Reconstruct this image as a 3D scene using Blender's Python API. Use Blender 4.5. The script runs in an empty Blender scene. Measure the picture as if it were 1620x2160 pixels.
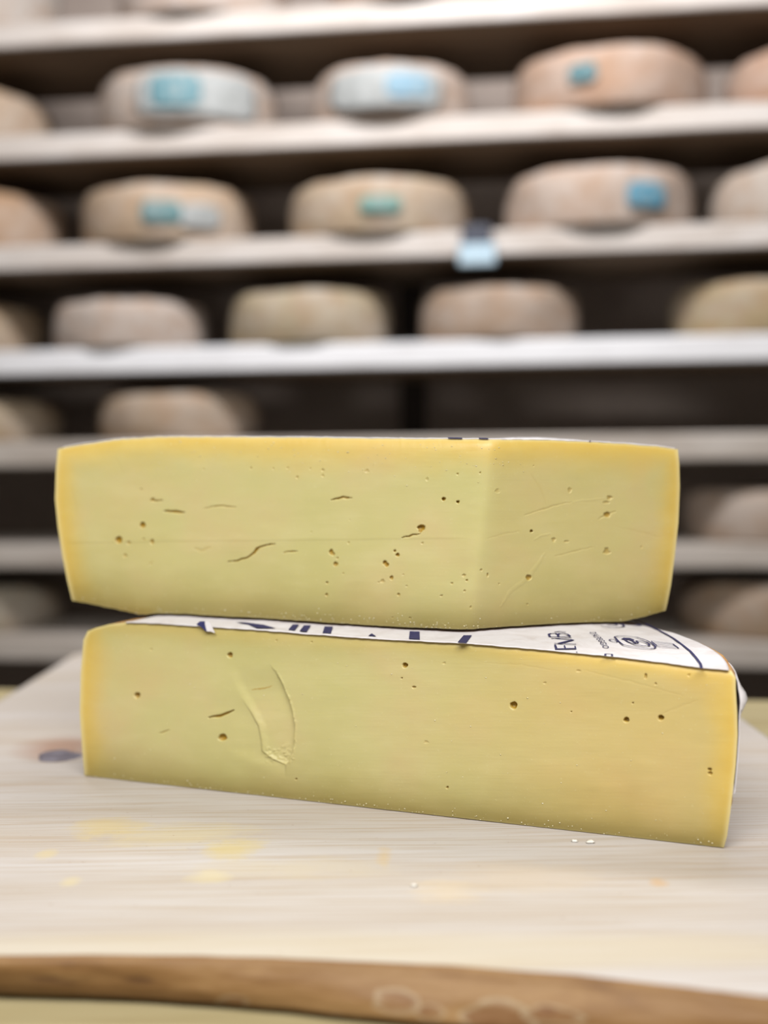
import bpy, bmesh, math, random
import numpy as np
from mathutils import Matrix, Vector, noise as mnoise
random.seed(7)
C = bpy.context.scene.collection
SC = bpy.context.scene

# ------------------------------------------------------------------ camera
ZB = 0.95                      # height of the cutting board's upper face
F = 2500.0                     # focal length in pixels of the 1620 x 2160 frame
KD = F / 1700.0                # depth scale that goes with this focal length
CAMP = Vector((0.0, 0.0, ZB + 0.197))
PITCH = math.atan(100.0 / F)
ROLL = -0.010
ROT = Matrix.Rotation(math.pi / 2 - PITCH, 3, 'X') @ Matrix.Rotation(ROLL, 3, 'Z')
cd = bpy.data.cameras.new('camera')
cam = bpy.data.objects.new('camera', cd)
C.objects.link(cam)
cam.matrix_world = Matrix.Translation(CAMP) @ ROT.to_4x4()
cd.sensor_fit = 'VERTICAL'
cd.sensor_height = 36.0
cd.sensor_width = 27.0
cd.lens = F / 2160.0 * 36.0
cd.clip_start = 0.02
cd.dof.use_dof = True
cd.dof.focus_distance = 0.441 * KD
cd.dof.aperture_fstop = 3.0
SC.camera = cam

# ------------------------------------------------------------------ world, lamps, exposure
w = bpy.data.worlds.new('cellar_air')
SC.world = w
w.use_nodes = True
w.node_tree.nodes['Background'].inputs[0].default_value = (0.9, 0.93, 1.0, 1)
w.node_tree.nodes['Background'].inputs[1].default_value = 0.02
SC.view_settings.view_transform = 'Standard'
SC.view_settings.look = 'None'
SC.view_settings.exposure = 0.69
SC.view_settings.gamma = 1.0
SC.view_settings.use_curve_mapping = False


def area(name, loc, size, power, col, rot=(0, 0, 0)):
    l = bpy.data.lights.new(name, 'AREA')
    l.shape = 'RECTANGLE'
    l.size, l.size_y = size
    l.energy = power
    l.color = col
    o = bpy.data.objects.new(name, l)
    o.location = loc
    o.rotation_euler = rot
    C.objects.link(o)
    return o


area('ceiling_lamp_near', (-0.15, -0.95, 2.62), (2.2, 1.1), 93, (1.0, 0.98, 0.96))
area('ceiling_lamp_aisle', (0.0, 1.50, 2.62), (1.5, 0.20), 33, (1.0, 0.985, 0.99), (math.radians(36), 0, 0))

# ------------------------------------------------------------------ maths helpers
RM = np.array(ROT)
CP = np.array(CAMP)


def rays(p):
    p = np.asarray(p, float).reshape(-1, 2)
    d = np.stack([(p[:, 0] - 810) / F, -(p[:, 1] - 1080) / F, -np.ones(len(p))], 1)
    return d @ RM.T


def on_z(p, z):
    d = rays(p)
    return CP + d * ((z - CP[2]) / d[:, 2])[:, None]


def on_y(p, y0, slope=0.0):
    """points on the upright plane y = y0 + slope*x"""
    d = rays(p)
    return CP + d * (y0 / (d[:, 1] - slope * d[:, 0]))[:, None]


def smooth(a, b, x):
    t = np.clip((x - a) / (b - a), 0, 1)
    return t * t * (3 - 2 * t)


def resample(pts, n):
    pts = np.asarray(pts, float)
    s = np.r_[0, np.cumsum(np.hypot(*np.diff(pts, axis=0).T))]
    t = np.linspace(0, s[-1], n)
    return np.stack([np.interp(t, s, pts[:, 0]), np.interp(t, s, pts[:, 1])], 1)


def vnoise(x, seed, octaves=3):
    """smooth 1D value noise, about -1..1"""
    x = np.asarray(x, float)
    out = np.zeros_like(x)
    for o in range(octaves):
        rs = np.random.RandomState(seed + o)
        tab = rs.uniform(-1, 1, 4096)
        xx = x * 2 ** o
        i = np.floor(xx).astype(int)
        f = xx - i
        f = f * f * (3 - 2 * f)
        out += (tab[i % 4096] * (1 - f) + tab[(i + 1) % 4096] * f) / 2 ** o
    return out / 1.6


def noise2(x, y, seed, octaves=3):
    out = np.zeros_like(x)
    for o in range(octaves):
        tab = np.random.RandomState(seed + o).uniform(-1, 1, (256, 256))
        xx, yy = x * 2 ** o, y * 2 ** o
        i, j = np.floor(xx).astype(int), np.floor(yy).astype(int)
        fx, fy = xx - i, yy - j
        fx, fy = fx * fx * (3 - 2 * fx), fy * fy * (3 - 2 * fy)
        a, b = tab[i % 256, j % 256], tab[(i + 1) % 256, j % 256]
        c, d = tab[i % 256, (j + 1) % 256], tab[(i + 1) % 256, (j + 1) % 256]
        out += ((a * (1 - fx) + b * fx) * (1 - fy) + (c * (1 - fx) + d * fx) * fy) / 2 ** o
    return out / 1.6


# ------------------------------------------------------------------ object helpers
def tag(o, label=None, cat=None, group=None, kind=None):
    if label: o['label'] = label
    if cat: o['category'] = cat
    if group: o['group'] = group
    if kind: o['kind'] = kind
    return o


def thing(name, loc, label, cat, group=None):
    o = bpy.data.objects.new(name, None)
    o.empty_display_size = 0.05
    o.location = loc
    C.objects.link(o)
    return tag(o, label, cat, group)


def world_loc(o):
    v = Vector(o.location)
    while o.parent:
        o = o.parent
        v += Vector(o.location)
    return v


def mesh_obj(name, verts, faces, mat, parent=None, smoothed=True, attrs=None, loc=None):
    """verts in world space; one mesh object, placed at its parent's base"""
    verts = np.asarray(verts, float)
    base = np.array(world_loc(parent)) if parent else np.array(loc if loc is not None else (0, 0, 0), float)
    me = bpy.data.meshes.new(name)
    v = verts - base
    if isinstance(faces, np.ndarray):
        k = faces.shape[1]
        me.vertices.add(len(v))
        me.vertices.foreach_set('co', v.astype(np.float32).ravel())
        me.loops.add(faces.size)
        me.loops.foreach_set('vertex_index', faces.astype(np.int32).ravel())
        me.polygons.add(len(faces))
        me.polygons.foreach_set('loop_start', np.arange(0, faces.size, k, dtype=np.int32))
        me.update(calc_edges=True)
    else:
        me.from_pydata([tuple(q) for q in v], [], faces)
    if smoothed:
        me.polygons.foreach_set('use_smooth', [True] * len(me.polygons))
    for k, a in (attrs or {}).items():
        me.attributes.new(k, 'FLOAT', 'POINT').data.foreach_set('value', np.asarray(a, np.float32))
    me.validate()
    me.update()
    o = bpy.data.objects.new(name, me)
    me.materials.append(mat)
    C.objects.link(o)
    if parent:
        o.parent = parent
    else:
        o.location = tuple(base)
    return o


def grid_faces(nr, nc, flip=False):
    i = np.arange(nr - 1)[:, None] * nc + np.arange(nc - 1)[None]
    q = np.stack([i, i + 1, i + nc + 1, i + nc], -1).reshape(-1, 4)
    return q[:, ::-1].copy() if flip else q


def bm_obj(name, bm, mat, parent=None, loc=None, smoothed=False):
    bm.normal_update()
    v = [tuple(q.co) for q in bm.verts]
    bm.verts.index_update()
    f = [[q.index for q in p.verts] for p in bm.faces]
    bm.free()
    return mesh_obj(name, v, f, mat, parent, smoothed, None, loc)


def box_bm(c, s, bevel=0.003, seg=2, rz=0.0, bm=None):
    """box centred at c with size s turned by rz, bevelled edges"""
    b = bmesh.new()
    bmesh.ops.create_cube(b, size=1.0)
    for v in b.verts:
        v.co = Vector((v.co.x * s[0], v.co.y * s[1], v.co.z * s[2]))
    if bevel:
        bmesh.ops.bevel(b, geom=list(b.edges), offset=bevel, segments=seg, affect='EDGES', profile=0.6)
    m = Matrix.Translation(c) @ Matrix.Rotation(rz, 4, 'Z')
    bmesh.ops.transform(b, matrix=m, verts=b.verts)
    if bm is None:
        return b
    b.verts.index_update()
    vs = [bm.verts.new(v.co) for v in b.verts]
    for f in b.faces:
        bm.faces.new([vs[v.index] for v in f.verts])
    b.free()
    return bm


# ------------------------------------------------------------------ material helpers
ALB = 0.62                     # matt surfaces of the cellar reflect about this share of their picture value


def lin(r, g, b):
    f = lambda c: (c / 255 / 12.92) if c / 255 <= 0.04045 else ((c / 255 + 0.055) / 1.055) ** 2.4
    return (f(r) * ALB, f(g) * ALB, f(b) * ALB, 1.0)


class NM:
    """tiny node-material builder"""
    def __init__(s, name, rough=0.6, spec=0.4):
        s.m = bpy.data.materials.new(name)
        s.m.use_nodes = True
        s.t = s.m.node_tree
        s.b = s.t.nodes['Principled BSDF']
        s.b.inputs['Roughness'].default_value = rough
        s.b.inputs['Specular IOR Level'].default_value = spec
        s._co = None

    def n(s, ty, **kw):
        q = s.t.nodes.new(ty)
        for k, v in kw.items():
            setattr(q, k, v)
        return q

    def l(s, a, b):
        s.t.links.new(a, b)

    def put(s, sock, v):
        if hasattr(v, 'links') or isinstance(v, bpy.types.NodeSocket):
            s.l(v, sock)
        else:
            sock.default_value = v

    def obj(s):
        if s._co is None:
            s._co = s.n('ShaderNodeTexCoord').outputs['Object']
        return s._co

    def map(s, scale=(1, 1, 1), rot=(0, 0, 0), loc=(0, 0, 0), co=None):
        q = s.n('ShaderNodeMapping')
        q.inputs['Scale'].default_value = scale
        q.inputs['Rotation'].default_value = rot
        q.inputs['Location'].default_value = loc
        s.l(co or s.obj(), q.inputs[0])
        return q.outputs[0]

    def noise(s, scale=5, detail=4, rough=0.55, co=None, dist=0.0):
        q = s.n('ShaderNodeTexNoise')
        q.inputs['Scale'].default_value = scale
        q.inputs['Detail'].default_value = detail
        q.inputs['Roughness'].default_value = rough
        q.inputs['Distortion'].default_value = dist
        s.l(co or s.obj(), q.inputs['Vector'])
        return q.outputs[0]

    def ramp(s, fac, stops, interp='LINEAR'):
        q = s.n('ShaderNodeValToRGB')
        q.color_ramp.interpolation = interp
        e = q.color_ramp.elements
        while len(e) < len(stops):
            e.new(0.5)
        for k, (p, c) in enumerate(stops):
            e[k].position = p
            e[k].color = c if hasattr(c, '__len__') else (c, c, c, 1)
        s.put(q.inputs[0], fac)
        return q.outputs[0]

    def mix(s, fac, a, b, mode='MIX'):
        q = s.n('ShaderNodeMix', data_type='RGBA', blend_type=mode)
        s.put(q.inputs[0], fac)
        s.put(q.inputs[6], a)
        s.put(q.inputs[7], b)
        return q.outputs[2]

    def math(s, op, a, b=0.0, clamp=False):
        q = s.n('ShaderNodeMath', operation=op, use_clamp=clamp)
        s.put(q.inputs[0], a)
        s.put(q.inputs[1], b)
        return q.outputs[0]

    def attr(s, name):
        return s.n('ShaderNodeAttribute', attribute_name=name).outputs['Fac']

    def blob(s, c, r, co=None):
        """0 at the centre of an ellipsoid, 1 on its rim, more outside"""
        q = s.map(scale=(1 / r[0], 1 / r[1], 1 / r[2]), loc=(-c[0] / r[0], -c[1] / r[1], -c[2] / r[2]), co=co)
        v = s.n('ShaderNodeVectorMath', operation='LENGTH')
        s.l(q, v.inputs[0])
        return v.outputs['Value']

    def bump(s, h, strength=0.3, dist=0.001):
        q = s.n('ShaderNodeBump')
        q.inputs['Strength'].default_value = strength
        q.inputs['Distance'].default_value = dist
        s.put(q.inputs['Height'], h)
        s.l(q.outputs[0], s.b.inputs['Normal'])

    def done(s, col, rough=None):
        s.put(s.b.inputs['Base Color'], col)
        if rough is not None:
            s.put(s.b.inputs['Roughness'], rough)
        return s.m


# cheese paste: mottled straw yellow, deeper yellow towards the dry rim (attribute "rim")
def paste_material(name, warm):
    q = NM(name, 0.42, 0.35)
    co = q.map((1, 1, 1))
    n1 = q.noise(16, 3, 0.5, co)
    n2 = q.noise(55, 4, 0.6, q.map((0.5, 0.5, 1.4)))
    n3 = q.noise(700, 2, 0.5, co)
    base = q.ramp(n1, [(0.30, lin(208, 202, 136)), (0.52, lin(213, 204, 142)), (0.70, lin(218, 200, 144))])
    base = q.mix(q.math('MULTIPLY', q.ramp(n2, [(0.5, 0.0), (0.75, 1.0)]), 0.35), base, lin(224, 215, 158))
    base = q.mix(q.math('MULTIPLY', q.attr('warm'), warm), base, lin(221, 183, 108))
    edge = q.ramp(q.attr('rim'), [(0.12, 0.0), (0.5, 0.55), (1.0, 1.0)])
    base = q.mix(q.math('MULTIPLY', edge, 0.92), base, q.ramp(n2, [(0.3, lin(230, 192, 84)), (0.7, lin(234, 201, 100))]))
    base = q.mix(q.math('MULTIPLY', q.attr('olive'), 0.85), base, q.ramp(n2, [(0.3, lin(158, 141, 70)), (0.7, lin(172, 154, 84))]))  # olive: dry rind-zone tone plus soft shade painted along the edges
    base = q.mix(q.math('MULTIPLY', q.attr('skin'), 0.75), base, lin(238, 222, 160))
    base = q.mix(q.ramp(n3, [(0.66, 0.0), (0.8, 0.35)]), base, lin(232, 224, 178))
    base = q.mix(q.attr('eye'), base, lin(180, 142, 42))
    b = q.b
    b.inputs['Subsurface Weight'].default_value = 0.25
    b.inputs['Subsurface Radius'].default_value = (1.0, 0.75, 0.25)
    b.inputs['Subsurface Scale'].default_value = 0.004
    q.bump(q.math('ADD', q.math('MULTIPLY', q.noise(240, 3, 0.6, q.map((0.35, 0.35, 1.5))), 0.6), q.math('MULTIPLY', n3, 0.4)), 0.14, 0.0004)
    return q.done(base, q.ramp(n2, [(0.3, 0.36), (0.7, 0.55)]))


M_PASTE_A = paste_material('cheese_paste_upper', 0.30)
M_PASTE_B = paste_material('cheese_paste_lower', 0.62)

q = NM('cheese_rind', 0.7, 0.25)
M_RIND = q.done(q.ramp(q.noise(45, 5, 0.6), [(0.3, lin(186, 132, 76)), (0.5, lin(206, 158, 100)), (0.7, lin(220, 184, 132))]))
q.bump(q.noise(160, 4, 0.6), 0.5, 0.0015)

q = NM('label_paper', 0.62, 0.3)
q.bump(q.noise(70, 5, 0.65), 0.35, 0.0012)
M_PAPER = q.done(q.ramp(q.noise(60, 5, 0.65, dist=0.6), [(0.3, lin(226, 219, 218)), (0.5, lin(238, 234, 236)), (0.68, lin(243, 240, 243))]))
q = NM('navy_ink', 0.6, 0.25)
M_INK = q.done(q.ramp(q.noise(300, 3), [(0.3, lin(38, 40, 92)), (0.7, lin(60, 62, 112))]))
q = NM('crumb_paste', 0.6, 0.3)
M_CRUMB = q.done(q.ramp(q.noise(400, 3), [(0.3, lin(226, 212, 150)), (0.7, lin(246, 240, 214))]))
q = NM('white_crumb', 0.7, 0.3)
M_WCRUMB = q.done(q.ramp(q.noise(400, 3), [(0.3, lin(238, 233, 220)), (0.7, lin(250, 248, 240))]))


def stain_pt(px, py):
    p = on_z([(px, py)], ZB)[0]
    return (p[0], p[1])


# cutting board: pale scrubbed spruce, saw lines along x, yellow whey stains of their own shape
q = NM('scrubbed_spruce', 0.55, 0.35)
wv = q.noise(3.0, 2, 0.5, q.map((0.6, 2.5, 1)))
co_w = q.n('ShaderNodeVectorMath', operation='MULTIPLY_ADD')
wob = q.n('ShaderNodeCombineXYZ')
q.l(q.math('MULTIPLY', wv, 0.03), wob.inputs[1])
q.l(q.obj(), co_w.inputs[0]); co_w.inputs[1].default_value = (1, 1, 1); q.l(wob.outputs[0], co_w.inputs[2])
cw = co_w.outputs[0]
g_fine = q.noise(1.0, 3, 0.6, q.map((9, 430, 1), (0, 0, 0.02), co=cw))
g_mid = q.noise(1.0, 3, 0.55, q.map((3.0, 34, 1), (0, 0, 0.03), co=cw))
g_big = q.noise(1.0, 3, 0.5, q.map((2.2, 13, 1), (0, 0, -0.05), co=cw))
col = q.ramp(g_big, [(0.3, lin(196, 184, 169)), (0.5, lin(205, 197, 189)), (0.68, lin(212, 207, 204))])
col = q.mix(0.34, col, q.ramp(g_mid, [(0.3, lin(190, 176, 160)), (0.55, lin(206, 199, 192)), (0.7, lin(214, 210, 209))]))
col = q.mix(q.math('MULTIPLY', q.ramp(g_fine, [(0.40, 1.0), (0.52, 0.0)]), 0.5), col, lin(184, 164, 138))
blot = q.math('ADD', q.math('MULTIPLY', q.noise(42, 6, 0.7), 0.7), q.math('MULTIPLY', g_fine, 0.3))
for (px, py, rx, ry, c, k) in [(225, 1745, .026, .016, (222, 196, 110), .62), (490, 1790, .017, .013, (224, 200, 104), .7),
                               (380, 1760, .05, .016, (224, 208, 158), .6), (810, 1808, .005, .012, (222, 186, 108), .55),
                               (1388, 1862, .0055, .0045, (214, 172, 116), .75), (150, 1860, .006, .006, (232, 214, 150), .55),
                               (100, 1800, .007, .006, (228, 206, 130), .5), (940, 1880, .02, .012, (230, 208, 168), .5),
                               (620, 1830, .06, .012, (214, 198, 160), .5), (1100, 1850, .045, .018, (214, 196, 170), .5),
                               (440, 1850, .012, .007, (236, 220, 160), .5)]:
    s_ = stain_pt(px, py)
    d_ = q.math('ADD', q.blob((s_[0], s_[1], 0), (rx, ry * KD, 10)), q.math('MULTIPLY', q.math('SUBTRACT', blot, 0.5), 2.4))
    col = q.mix(q.math('MULTIPLY', q.ramp(d_, [(0.25, 1.0), (0.7, 0.5), (1.4, 0.0)]), k * 0.72), col, lin(*c))
sap = q.math('ADD', q.blob((-0.10, 0.470, 0), (0.42, 0.026, 10)), q.math('MULTIPLY', q.math('SUBTRACT', g_mid, 0.5), 0.8))
col = q.mix(q.ramp(sap, [(0.5, 0.5), (1.2, 0.0)]), col, lin(216, 204, 176))
kp = stain_pt(128, 1578)
d_ = q.math('ADD', q.blob((kp[0], kp[1], 0), (.036, .030 * KD, 10)), q.math('MULTIPLY', q.math('SUBTRACT', g_mid, 0.5), 1.0))
col = q.mix(q.ramp(d_, [(0.2, 0.85), (1.0, 0.0)]), col, lin(168, 132, 110))
spk = q.noise(260, 2, 0.5, q.map((1, 1.6, 1)))
col = q.mix(q.ramp(spk, [(0.72, 0.0), (0.76, 0.5)]), col, lin(150, 122, 92))
q.bump(q.math('ADD', q.math('MULTIPLY', g_fine, 0.7), q.math('MULTIPLY', g_mid, 0.5)), 0.30, 0.0006)
M_BOARD = q.done(col)

# live edge of the board: tan wood with pale scars and brown knots
q = NM('live_edge_wood', 0.6, 0.3)
n1 = q.noise(1.0, 5, 0.6, q.map((16, 30, 120)), 0.6)
col = q.ramp(n1, [(0.28, lin(112, 78, 42)), (0.5, lin(138, 102, 60)), (0.72, lin(160, 126, 82))])
n2 = q.noise(1.0, 4, 0.6, q.map((40, 40, 140)), 0.5)
for (px, py, rx, rz) in [(1040, 2098, .0135, .0085), (830, 2080, .010, .0045), (490, 2110, .0065, .004), (715, 2122, .0035, .0025),
                         (1440, 2150, .024, .008), (1250, 2112, .022, .004), (1330, 2130, .016, .004), (1150, 2078, .012, .003), (1520, 2112, .018, .004), (1590, 2150, .012, .006), (905, 2092, .006, .003)]:
    p_ = on_y([(px, py)], 0.318 * KD)[0]
    d_ = q.math('ADD', q.blob((p_[0], p_[1], p_[2] - ZB), (rx, 1.0, rz)), q.math('MULTIPLY', q.math('SUBTRACT', n2, 0.5), 1.2))
    col = q.mix(q.ramp(d_, [(0.0, 0.9), (0.75, 0.8), (1.0, 0.0)]), col, q.ramp(n2, [(0.3, lin(116, 76, 42)), (0.6, lin(142, 106, 68)), (0.75, lin(172, 148, 118))]))
    col = q.mix(q.ramp(d_, [(0.65, 0.0), (0.95, 0.6), (1.2, 0.55), (1.6, 0.0)]), col, lin(176, 158, 128))
for (px, py, rx, rz) in [(100, 2062, .012, .0028), (300, 2056, .007, .002), (140, 2068, .008, .002)]:
    p_ = on_y([(px, py)], 0.322 * KD)[0]
    d_ = q.math('ADD', q.blob((p_[0], p_[1], p_[2] - ZB), (rx, 1.0, rz)), q.math('MULTIPLY', q.math('SUBTRACT', n2, 0.5), 1.8))
    col = q.mix(q.ramp(d_, [(0.3, 0.7), (1.1, 0.0)]), col, lin(92, 62, 38))
q.bump(n2, 0.5, 0.002)
M_EDGE = q.done(col)

q = NM('knot_wood', 0.28, 0.5)
M_KNOT = q.done(q.ramp(q.noise(1.0, 3, 0.6, q.map((60, 160, 60))), [(0.3, lin(84, 78, 88)), (0.55, lin(124, 120, 132)), (0.8, lin(160, 156, 168))]))


def wood(name, dark, mid, light, sc=(3, 40, 40), rough=0.6, mould=None):
    q = NM(name, rough, 0.3)
    g = q.noise(1.0, 5, 0.6, q.map(sc), 0.4)
    f_ = q.noise(1.0, 2, 0.6, q.map((sc[0] * 5, sc[1] * 12, sc[2] * 12)))
    col = q.ramp(g, [(0.3, lin(*dark)), (0.5, lin(*mid)), (0.7, lin(*light))])
    col = q.mix(q.math('MULTIPLY', q.ramp(f_, [(0.35, 1.0), (0.5, 0.0)]), 0.3), col, lin(*dark))
    if mould:
        col = q.mix(q.ramp(q.noise(7, 4, 0.6), [(0.5, 0.0), (0.7, 0.55)]), col, lin(*mould))
    q.bump(f_, 0.25, 0.001)
    return q.done(col)


M_TABLE = wood('pine_table', (164, 147, 104), (184, 170, 128), (194, 183, 148), (3, 45, 45))
M_TLEG = wood('pine_leg', (190, 160, 106), (214, 188, 136), (224, 204, 160), (40, 40, 3))
M_SHELF_W = wood('shelf_spruce_pale', (190, 178, 168), (210, 201, 194), (222, 216, 212), (3, 40, 40), 0.65)
M_SHELF_P = wood('shelf_spruce_white', (222, 219, 220), (240, 240, 243), (250, 250, 253), (3, 40, 40), 0.6)
M_SHELF_B = wood('shelf_spruce_grey', (172, 160, 148), (194, 184, 174), (208, 200, 192), (3, 40, 40), 0.65)
M_SHELF_U = wood('shelf_spruce_brown_shaded', (112, 92, 74), (136, 114, 92), (154, 132, 108), (3, 40, 40), 0.75)  # brown spruce with underside shade put into the colour
M_POST = wood('dark_post', (52, 44, 40), (66, 57, 52), (80, 70, 64), (30, 30, 3), 0.7)


def plaster(name, a, b, sc=4.0, rough=0.85):
    q = NM(name, rough, 0.2)
    n = q.noise(sc, 6, 0.6)
    q.bump(q.noise(60, 5, 0.6), 0.3, 0.004)
    return q.done(q.ramp(n, [(0.3, lin(*a)), (0.7, lin(*b))]))


M_WALL_BACK = plaster('dark_cellar_wall', (176, 160, 150), (198, 184, 174))
M_WALL = plaster('cellar_plaster', (132, 126, 119), (150, 145, 138))
M_CEIL = plaster('ceiling_plaster', (196, 192, 186), (212, 208, 202))
M_FLOOR = plaster('cellar_concrete', (92, 87, 82), (116, 110, 104), 3.0, 0.7)

# rind of the ageing wheels: takes each wheel's own colour, with lighter bloom and brown smears
q = NM('wheel_rind', 0.8, 0.2)
oi = q.n('ShaderNodeObjectInfo')
n1 = q.noise(9, 5, 0.6, q.map((1, 1, 1.6)))
n2 = q.noise(30, 5, 0.65)
col = q.mix(q.ramp(n1, [(0.35, 0.0), (0.65, 0.55)]), oi.outputs['Color'], lin(196, 186, 178))
col = q.mix(q.math('MULTIPLY', q.ramp(n2, [(0.4, 1.0), (0.55, 0.0)]), 0.4), col, lin(168, 132, 100))
q.bump(n2, 0.6, 0.004)
M_WHEEL = q.done(col)
q = NM('stamp_teal', 0.6, 0.3)
oi = q.n('ShaderNodeObjectInfo')
M_STAMP = q.done(q.mix(q.ramp(q.noise(60, 4, 0.7), [(0.42, 0.0), (0.62, 0.7)]), oi.outputs['Color'], lin(160, 170, 170)))
q = NM('white_sticker', 0.6, 0.3)
M_STICK = q.done(q.ramp(q.noise(40, 4), [(0.3, lin(150, 153, 151)), (0.7, lin(184, 187, 187))]))
q = NM('dark_plastic', 0.4, 0.4)
M_DARK = q.done(q.ramp(q.noise(50, 3), [(0.3, lin(38, 44, 62)), (0.7, lin(52, 58, 78))]))
q = NM('pale_blue_card', 0.5, 0.3)
M_CARD = q.done(q.ramp(q.noise(50, 3), [(0.3, lin(176, 204, 222)), (0.7, lin(200, 222, 234))]))

# ------------------------------------------------------------------ room shell
X0, X1, Y0, Y1, ZC = -2.4, 2.4, -1.8, 3.10, 2.72


def slab(name, c, s, m):
    return tag(bm_obj(name, box_bm(Vector(c), s, 0), m, None, c), kind='structure')


slab('floor', (0, (Y0 + Y1) / 2, -0.05), (X1 - X0 + 0.2, Y1 - Y0 + 0.2, 0.1), M_FLOOR)
slab('ceiling', (0, (Y0 + Y1) / 2, ZC + 0.05), (X1 - X0 + 0.2, Y1 - Y0 + 0.2, 0.1), M_CEIL)
slab('wall_back', (0, Y1 + 0.05, ZC / 2), (X1 - X0 + 0.2, 0.1, ZC), M_WALL_BACK)
slab('wall_front', (0, Y0 - 0.05, ZC / 2), (X1 - X0 + 0.2, 0.1, ZC), M_WALL)
slab('wall_left', (X0 - 0.05, (Y0 + Y1) / 2, ZC / 2), (0.1, Y1 - Y0, ZC), M_WALL)
slab('wall_right', (X1 + 0.05, (Y0 + Y1) / 2, ZC / 2), (0.1, Y1 - Y0, ZC), M_WALL)

# ------------------------------------------------------------------ shelving rack
RS = -F / 20000.0           # the rack comes nearer towards the right
RY = 1.65 * KD                                    # its front plane at x = 0
RANG = math.atan(RS)
RDIR = Vector((math.cos(RANG), math.sin(RANG), 0))
RIN = Vector((-math.sin(RANG), math.cos(RANG), 0))
DEPTH = 0.37
rack = thing('shelving_rack', (0, RY, 0), 'tall cellar rack of long pale wooden shelf boards holding the ageing cheese wheels', 'shelving')
# front face of each board as pixel rows at x = 810: upper edge, lower edge
ROWS = [(4, 55, M_SHELF_W), (250, 303, M_SHELF_W), (493, 546, M_SHELF_W), (722, 776, M_SHELF_P),
        (922, 978, M_SHELF_B), (1150, 1199, M_SHELF_B), (1350, 1402, M_SHELF_B)]
SHELF_Z = []
for k, (ya, yb, m) in enumerate(ROWS):
    za, zb = on_y([(810, ya)], RY, RS)[0][2], on_y([(810, yb)], RY, RS)[0][2]
    SHELF_Z.append(za)
    n = 60
    xs = np.linspace(-1.45, 1.45, n)
    sag = -0.002 * np.cos(xs * 1.1) + 0.0016 * vnoise(xs * 3, 40 + k)
    fr = 0.003 * vnoise(xs * 4, 60 + k)
    V, bev = [], 0.004
    prof = [(bev, 0), (0, -bev), (0, (zb - za) + bev), (bev, zb - za), (DEPTH, zb - za), (DEPTH, 0)]
    for i in range(n):
        for (d, z) in prof:
            p = Vector((0, RY, 0)) + RDIR * xs[i] + RIN * (d + (fr[i] if d < 0.1 else 0))
            V.append((p.x, p.y, za + z + sag[i] * 0))
    np_ = len(prof)
    fc = [[i * np_ + j, i * np_ + (j + 1) % np_, (i + 1) * np_ + (j + 1) % np_, (i + 1) * np_ + j] for i in range(n - 1) for j in range(np_)]
    fc += [list(range(np_))[::-1], [(n - 1) * np_ + j for j in range(np_)]]
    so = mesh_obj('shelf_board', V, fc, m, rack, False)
    so.data.materials.append(M_SHELF_U)        # brown wood underside, made darker to paint in its shade
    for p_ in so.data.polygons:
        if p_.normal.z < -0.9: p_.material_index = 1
for x in (-1.38, 0.02, 1.38):
    p = Vector((x, RY, 0)) if False else Vector((0, RY, 0)) + RDIR * x + RIN * (DEPTH + 0.06)
    bm_obj('upright_post', box_bm(Vector((p.x, p.y, 1.18)), (0.06, 0.06, 2.36), 0.004, 2, RANG), M_POST, rack)
    for za in SHELF_Z:
        c_ = Vector((0, RY, 0)) + RDIR * (x + (0.0)) + RIN * (DEPTH * 0.5 + 0.03)
        zb = za - 0.0535 - 0.012
        if x != 0.02:
            bm_obj('shelf_bracket', box_bm(Vector((c_.x, c_.y, zb)), (0.03, DEPTH - 0.06, 0.022), 0.002, 1, RANG), M_POST, rack)
for x in (-1.38, 1.38):
    p = Vector((0, RY, 0)) + RDIR * x + RIN * 0.03
    # front uprights stand just outside the ends of the boards
    p += RDIR * (0.105 if x > 0 else -0.105)
    bm_obj('upright_post', box_bm(Vector((p.x, p.y, 1.18)), (0.06, 0.06, 2.36), 0.004, 2, RANG), M_POST, rack)

# ------------------------------------------------------------------ ageing wheels
def wheel_profile(R, h, n=26):
    """(radius, height) from the middle of the base round the bulging side to the middle of the top"""
    r0 = 0.007
    pts = [(0.0, 0.0), (R * 0.5, 0.0)]
    for a in np.linspace(-90, -10, 6):
        pts.append((R - 0.006 - r0 + r0 * math.cos(math.radians(a)), r0 + r0 * math.sin(math.radians(a))))
    for t in np.linspace(0.15, 0.8, 7):
        pts.append((R - 0.006 * (2 * t - 1) ** 2 * 1.1, h * t))
    r0 = 0.014
    for a in np.linspace(15, 90, 6):
        pts.append((R - 0.007 - r0 + r0 * math.cos(math.radians(a)), h - r0 + r0 * math.sin(math.radians(a))))
    pts += [(R * 0.6, h + 0.001), (0.0, h + 0.002)]
    return pts


def wheel_r(R, h, z):
    t = z / h
    return R - 0.006 * (2 * t - 1) ** 2


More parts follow.
